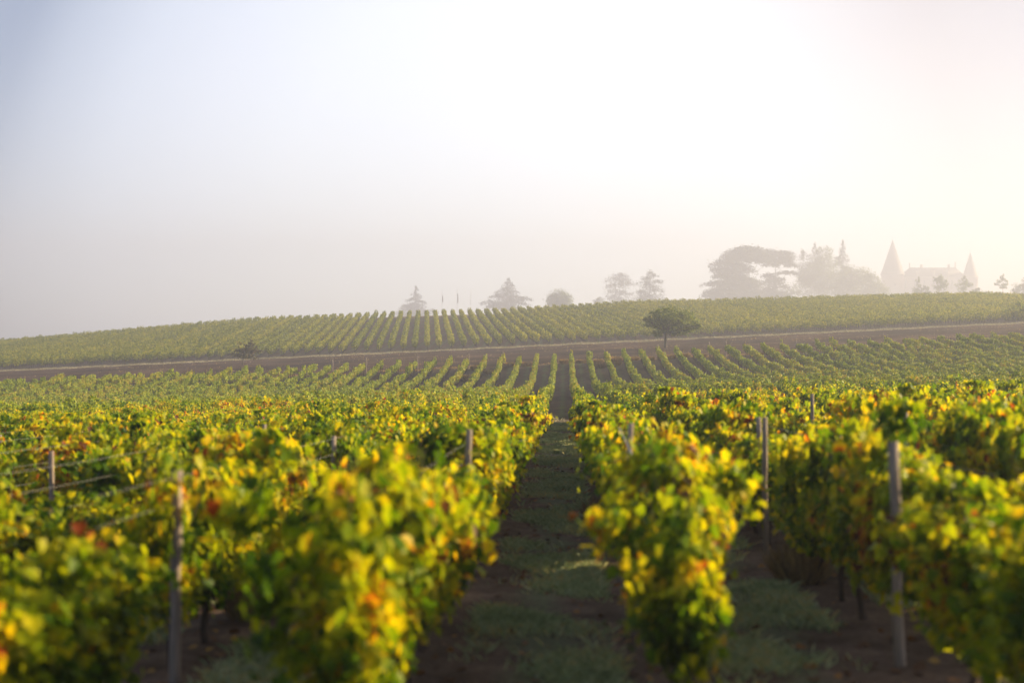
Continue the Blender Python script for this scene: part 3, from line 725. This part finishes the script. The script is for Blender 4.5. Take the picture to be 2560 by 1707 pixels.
# the two great cedars
pad_tree("great_cedar", "great spreading cedar with a domed top and long left branches, leftmost big tree", 1873, 720, 618,
         [(1850, 676, 44, 10), (1822, 690, 46, 10), (1895, 650, 40, 10), (1868, 624, 42, 8), (1845, 633, 52, 9), (1895, 634, 48, 9), (1830, 646, 52, 9), (1880, 645, 56, 9), (1815, 659, 48, 8), (1850, 664, 30, 7), (1803, 675, 36, 7), (1825, 682, 36, 7),
          (1800, 690, 24, 5), (1838, 699, 42, 8), (1803, 708, 50, 5), (1858, 703, 46, 9), (1830, 716, 50, 10), (1878, 714, 42, 10), (1785, 738, 34, 5), (1806, 728, 46, 8), (1850, 729, 62, 11), (1820, 742, 60, 9), (1880, 742, 60, 10)], seed=7, dens=5.0, card=.95, trunk_r=.8, depthf=.6)
pad_tree("great_cedar", "great flat topped cedar reaching right, second big tree of the touching pair", 1940, 735, 622,
         [(1930, 634, 40, 7), (1962, 634, 30, 6), (1940, 643, 48, 9), (1972, 645, 26, 5), (1915, 652, 40, 8), (1958, 655, 34, 7), (1925, 662, 26, 7), (1978, 664, 22, 5),
          (1966, 682, 32, 4), (1926, 690, 24, 6), (1928, 704, 34, 8), (1950, 700, 18, 6), (1940, 718, 34, 9), (1920, 730, 44, 9), (1948, 736, 40, 9), (1935, 746, 50, 9)], seed=8, dens=5.0, card=.95, trunk_r=.8, depthf=.6)
# dark clump between cedars and chateau
crown_tree("bushy_tree", "low ragged bush at the left foot of the dark tree clump", 1978, 700, 760, [(1975, 735, 16, 12), (1990, 728, 13, 15), (1968, 742, 12, 9)], M_BROAD, .55, 9, limbs=False)
pad_tree("conifer_tree", "narrow conifer, left peak of the dark clump beside the great cedars", 2037, 790, 605,
         cone_pads(2037, 610, 700, 30, 8, rg, .8) + [(2010, 645, 24, 9), (2003, 632, 14, 7), (2015, 665, 26, 10)], seed=10, dens=3.4, card=.75)
crown_tree("round_tree", "round headed tree, middle peak of the dark clump beside the great cedars", 2063, 760, 760,
           [(2062, 635, 22, 20), (2058, 665, 36, 30), (2040, 690, 44, 34), (2030, 720, 44, 30), (2075, 715, 40, 36), (2015, 690, 24, 26)], M_BROAD, .62, 11, dens=13)
pad_tree("conifer_tree", "spire topped conifer, tallest peak at the right of the dark clump", 2105, 780, 598,
         cone_pads(2106, 603, 690, 34, 11, rg, .95), seed=12, dens=3.0, card=.75, droop=.2)
crown_tree("bushy_tree", "broad leafy tree stepping down to the right of the spire topped conifer", 2135, 730, 760,
           [(2128, 690, 34, 26), (2110, 715, 36, 32), (2150, 690, 26, 22), (2150, 722, 40, 28)], M_BROAD, .6, 13, dens=13)
crown_tree("bushy_tree", "low rounded tree ending the dark clump beside the castle tower", 2183, 710, 760,
           [(2172, 692, 18, 16), (2186, 705, 20, 18), (2180, 725, 34, 22), (2200, 728, 20, 14)], M_BROAD, .6, 14, dens=13)
# young trees in front of the chateau
Yt = 540
crown_tree("young_tree", "slim young tree in front of the castle, leftmost of the small crest trees", 2297, Yt, 745, [(2297, 708, 8, 13), (2296, 722, 14, 11), (2294, 730, 17, 9)], M_BROAD, .42, 15, dens=9, trunk_r=.15)
crown_tree("shrub", "low bushy shrub touching the leftmost small tree before the castle", 2315, Yt, 745, [(2314, 724, 10, 10), (2320, 730, 9, 7)], M_BROAD, .42, 16, limbs=False, cat="shrub")
crown_tree("young_tree", "fullest young tree standing in front of the middle of the castle", 2350, Yt, 745, [(2352, 697, 12, 13), (2350, 710, 19, 14), (2348, 722, 16, 11), (2362, 706, 9, 9), (2340, 700, 7, 9)], M_BROAD, .42, 17, dens=9, trunk_r=.15)
crown_tree("young_tree", "ragged young tree in front of the castle's right hand tower", 2408, Yt, 745, [(2411, 700, 9, 11), (2406, 712, 15, 12), (2406, 725, 14, 10), (2419, 712, 11, 6)], M_BROAD, .42, 18, dens=9, trunk_r=.15)
crown_tree("young_tree", "lone young tree with a pointed crown standing right of the castle", 2507, Yt, 745, [(2507, 695, 7, 11), (2508, 706, 14, 11), (2508, 717, 11, 8), (2494, 709, 8, 5)], M_BROAD, .42, 19, dens=9, trunk_r=.15)
crown_tree("hedge", "low uneven hedge on the crest between the castle and the lone young tree", 2455, Yt, 745, [(2440, 729, 16, 7), (2462, 731, 18, 6), (2480, 733, 14, 5), (2444, 724, 8, 6)], M_BROAD, .4, 20, limbs=False, cat="hedge")
crown_tree("shrub", "big dark shrub at the right edge of the crest", 2560, 520, 745, [(2556, 722, 26, 16), (2575, 712, 26, 20), (2540, 730, 16, 9)], M_BROAD, .42, 21, dens=11, cat="shrub")
# nearer trees
def Y_on(u, v, lo=158, hi=330):
    ys = np.linspace(lo, hi, 800); X = ys * atpx(u, 1.0)
    vv = CV - F_PX * zf(X, ys) / depth(X, ys); return float(ys[np.argmin(abs(vv - v))])
Ya = 188.0
crown_tree("field_tree", "green spreading tree with an uneven crown and short pale trunk on the ploughed strip", 1664, Ya, 868,
           [(1680, 800, 54, 26), (1684, 780, 34, 16), (1655, 790, 30, 17), (1640, 781, 14, 10), (1708, 790, 28, 15), (1732, 806, 18, 11), (1690, 805, 38, 14), (1628, 806, 22, 11), (1655, 816, 30, 12), (1712, 824, 26, 11), (1618, 797, 12, 6), (1680, 830, 22, 9), (1738, 818, 14, 9), (1646, 832, 20, 9), (1672, 815, 40, 18), (1700, 832, 26, 9), (1664, 800, 30, 14)], M_BROAD, .16, 22, dens=10.5, trunk_r=.21, fork=.7)
crown_tree("field_bush", "faint brownish small tree on the ploughed strip at the left", 607, 196, 925,
           [(615, 868, 26, 14), (600, 880, 26, 14), (632, 880, 24, 13), (612, 890, 38, 10), (628, 858, 10, 8), (640, 872, 12, 9)], M_BUSHY, .20, 23, dens=5.5, trunk_r=.07, fork=.9)
crown_tree("edge_tree", "dark tree cut off by the right edge below the crest", 2568, 236, 842,
           [(2555, 772, 26, 14), (2540, 787, 30, 16), (2580, 780, 40, 22), (2560, 800, 44, 16), (2530, 802, 20, 10)], M_BROAD, .24, 24, dens=8, trunk_r=.16, fork=.9)

# ---------------------------------------------------------------- flagpoles
M_POLE = simple_mat("painted_pole", (.30, .30, .31), (.42, .42, .42), 5, .5)
M_FLAG = simple_mat("limp_flag_cloth", (.10, .09, .11), (.22, .20, .22), 6, .8)
for (u, vt, vf0, vf1, lab) in ((1105, 724, 738, 755, "left flagpole with a limp flag beside the spired conifer"), (1143, 722, 733, 757, "middle flagpole with the longest limp flag"), (1177, 723, 0, 0, "bare thin flagpole, rightmost of the three")):
    Y = 1150.0; root, X, z0 = tree_root("flagpole", u, Y, lab, "flagpole", "flagpoles on the crest")
    H = zpx(vt, X, Y) - z0
    b = MB(); b.tube([(0, 0, -.3), (0, 0, H * .5), (0, 0, H)], [.18, .15, .10], 8)
    b.tube([(0, 0, H), (0, 0, H + .08), (0, 0, H + .2)], [.05, .12, .02], 8)
    link("pole", b.mesh("pole", [M_POLE], True), root)
    if vf1:
        za, zb = zpx(vf0, X, Y) - z0, zpx(vf1, X, Y) - z0
        zz = np.linspace(za, zb, 12); V = []
        for k, z in enumerate(zz):
            for j in range(9):
                V.append((.12 + .95 * j / 8 * (.55 + .45 * math.sin(k / 11 * 2.4)), .14 * math.sin(j * 1.6 + k * .2), z - .25 * j / 8))
        F = [[k * 9 + j, k * 9 + j + 1, (k + 1) * 9 + j + 1, (k + 1) * 9 + j] for k in range(11) for j in range(8)]
        link("flag", mesh_np("flag", np.array(V), [np.array(F)], [M_FLAG], smooth=True), root)

# ---------------------------------------------------------------- chateau
M_STONE = simple_mat("pale_limestone", (.26, .22, .18), (.38, .33, .27), 1.2, .9, (1, 1, 1), .3)
M_SLATE = simple_mat("dark_slate", (.06, .06, .07), (.11, .11, .12), 2.5, .6, (1, 1, 3), .2)
M_GLASS = simple_mat("window_glass", (.03, .035, .04), (.06, .065, .07), 1, .15, spec=.6)
def chateau():
    Y = 1480.0; px = Y / F_PX; u0 = 2328
    root, X, z0 = tree_root("castle", u0, Y, "faint castle with two pointed towers and a long steep roof, lost in the mist", "castle")
    zz = lambda v: zpx(v, X, Y) - z0
    xx = lambda u: (u - u0) * px
    z_eave, z_top = zz(694), zz(669)
    xl, xr = xx(2250), xx(2404); D = 11.0
    b = MB(); b.box((xl, -D, -1), (xr, D, z_eave)); b.box((xl - .3, -D - .3, z_eave * .5), (xr + .3, D + .3, z_eave * .5 + .35)); b.box((xl - .4, -D - .4, z_eave), (xr + .4, D + .4, z_eave + .5))
    link("wall", b.mesh("wall", [M_STONE]), root)
    b = MB(); e = z_eave + .5; o = .6
    rx0, rx1 = xx(2276), xx(2386)
    V = [(xl - o, -D - o, e), (xr + o, -D - o, e), (xr + o, D + o, e), (xl - o, D + o, e), (rx0, -1.2, z_top), (rx1, -1.2, z_top), (rx1, 1.2, z_top), (rx0, 1.2, z_top)]
    b.add(V, [np.array([[0, 1, 5, 4], [1, 2, 6, 5], [2, 3, 7, 6], [3, 0, 4, 7], [4, 5, 6, 7], [0, 3, 2, 1]])])
    roof = link("roof", b.mesh("roof", [M_SLATE]), root)
    for (u, vt, w) in ((2275, 657, 1.2), (2304, 661, 2.2), (2371, 661, 2.2), (2387, 655, 1.0)):
        b = MB(); x = xx(u); b.box((x - w / 2, -.9, e + .2), (x + w / 2, .9, zz(vt))); b.box((x - w / 2 - .2, -1.1, zz(vt) - .5), (x + w / 2 + .2, 1.1, zz(vt) - .15))
        link("chimney", b.mesh("chimney", [M_STONE]), roof)
    for (u, vb, vt) in ((2290, 692, 679), (2328, 692, 677), (2362, 692, 679)):
        b = MB(); x = xx(u); za, zb = zz(vb), zz(vt); b.box((x - 1.1, -D - .2, za), (x + 1.1, -3, zb))
        b.add([(x - 1.4, -D - .5, zb), (x + 1.4, -D - .5, zb), (x, -D - .5, zb + 1.8), (x - 1.4, -3, zb), (x + 1.4, -3, zb), (x, -3, zb + 1.8)], [np.array([[0, 1, 2], [3, 5, 4]]), np.array([[0, 2, 5, 3], [1, 4, 5, 2]])], 1)
        link("dormer", b.mesh("dormer", [M_STONE, M_SLATE]), root)
    for fl in (0, 1):
        for k in range(7):
            x = xl + 4 + (xr - xl - 8) * k / 6; zb = z_eave * (.08 + .5 * fl)
            b = MB(); b.box((x - .85, -D - .12, zb), (x + .85, -D + .1, zb + z_eave * .32))
            w = link("window", b.mesh("window", [M_STONE]), root)
            b = MB(); b.box((x - .65, -D - .16, zb + .2), (x + .65, -D - .10, zb + z_eave * .32 - .2)); link("pane", b.mesh("pane", [M_GLASS]), w)
    for (uc, w, v_eave, v_apex) in ((2228, 27, 688, 600), (2417, 18, 695, 632)):
        cx = xx(uc); r = w * px; n = 28; a = np.arange(n) * 2 * math.pi / n
        b = MB(); ze = zz(v_eave); yc = -D + 1.0
        b.tube([(cx, yc, -1), (cx, yc, ze * .5), (cx, yc, ze - .6), (cx, yc, ze - .55), (cx, yc, ze)], [r * 1.02, r, r, r * 1.06, r * 1.06], n)
        t = link("tower", b.mesh("tower", [M_STONE], False), root)
        b = MB(); za = zz(v_apex)
        b.tube([(cx, yc, ze), (cx, yc, ze + .3), (cx, yc, ze + (za - ze) * .12), (cx, yc, za)], [r * 1.12, r * 1.10, r * .94, .08], n)
        link("tower_roof", b.mesh("tower_roof", [M_SLATE], False), t)
        b = MB(); b.tube([(cx, yc, za - .4), (cx, yc, za + .8), (cx, yc, za + 1.1), (cx, yc, za + 2.4)], [.1, .1, .28, .04], 8); link("finial", b.mesh("finial", [M_SLATE], True), t)
        for zb in (.2, .62):
            b = MB(); b.box((cx - .6, yc - r * 1.02, ze * zb), (cx + .6, yc - r * .9, ze * zb + 2.6)); link("window", b.mesh("window", [M_GLASS]), t)
chateau()

# ---------------------------------------------------------------- morning haze
b = MB(); b.box((-960, -90, -50), (960, 1640, 114))
hz = link("haze", b.mesh("haze", []))
tag(hz, "pale morning mist hanging over the whole valley", "haze", kind="stuff")
m, t, o = mat("morning_mist")
pv = N(t, 'ShaderNodeVolumePrincipled'); pv.inputs['Color'].default_value = (.61, .66, .83, 1)
pv.inputs['Density'].default_value = 0.00112; pv.inputs['Anisotropy'].default_value = .40
t.links.new(pv.outputs[0], o.inputs['Volume'])
hz.data.materials.append(m)
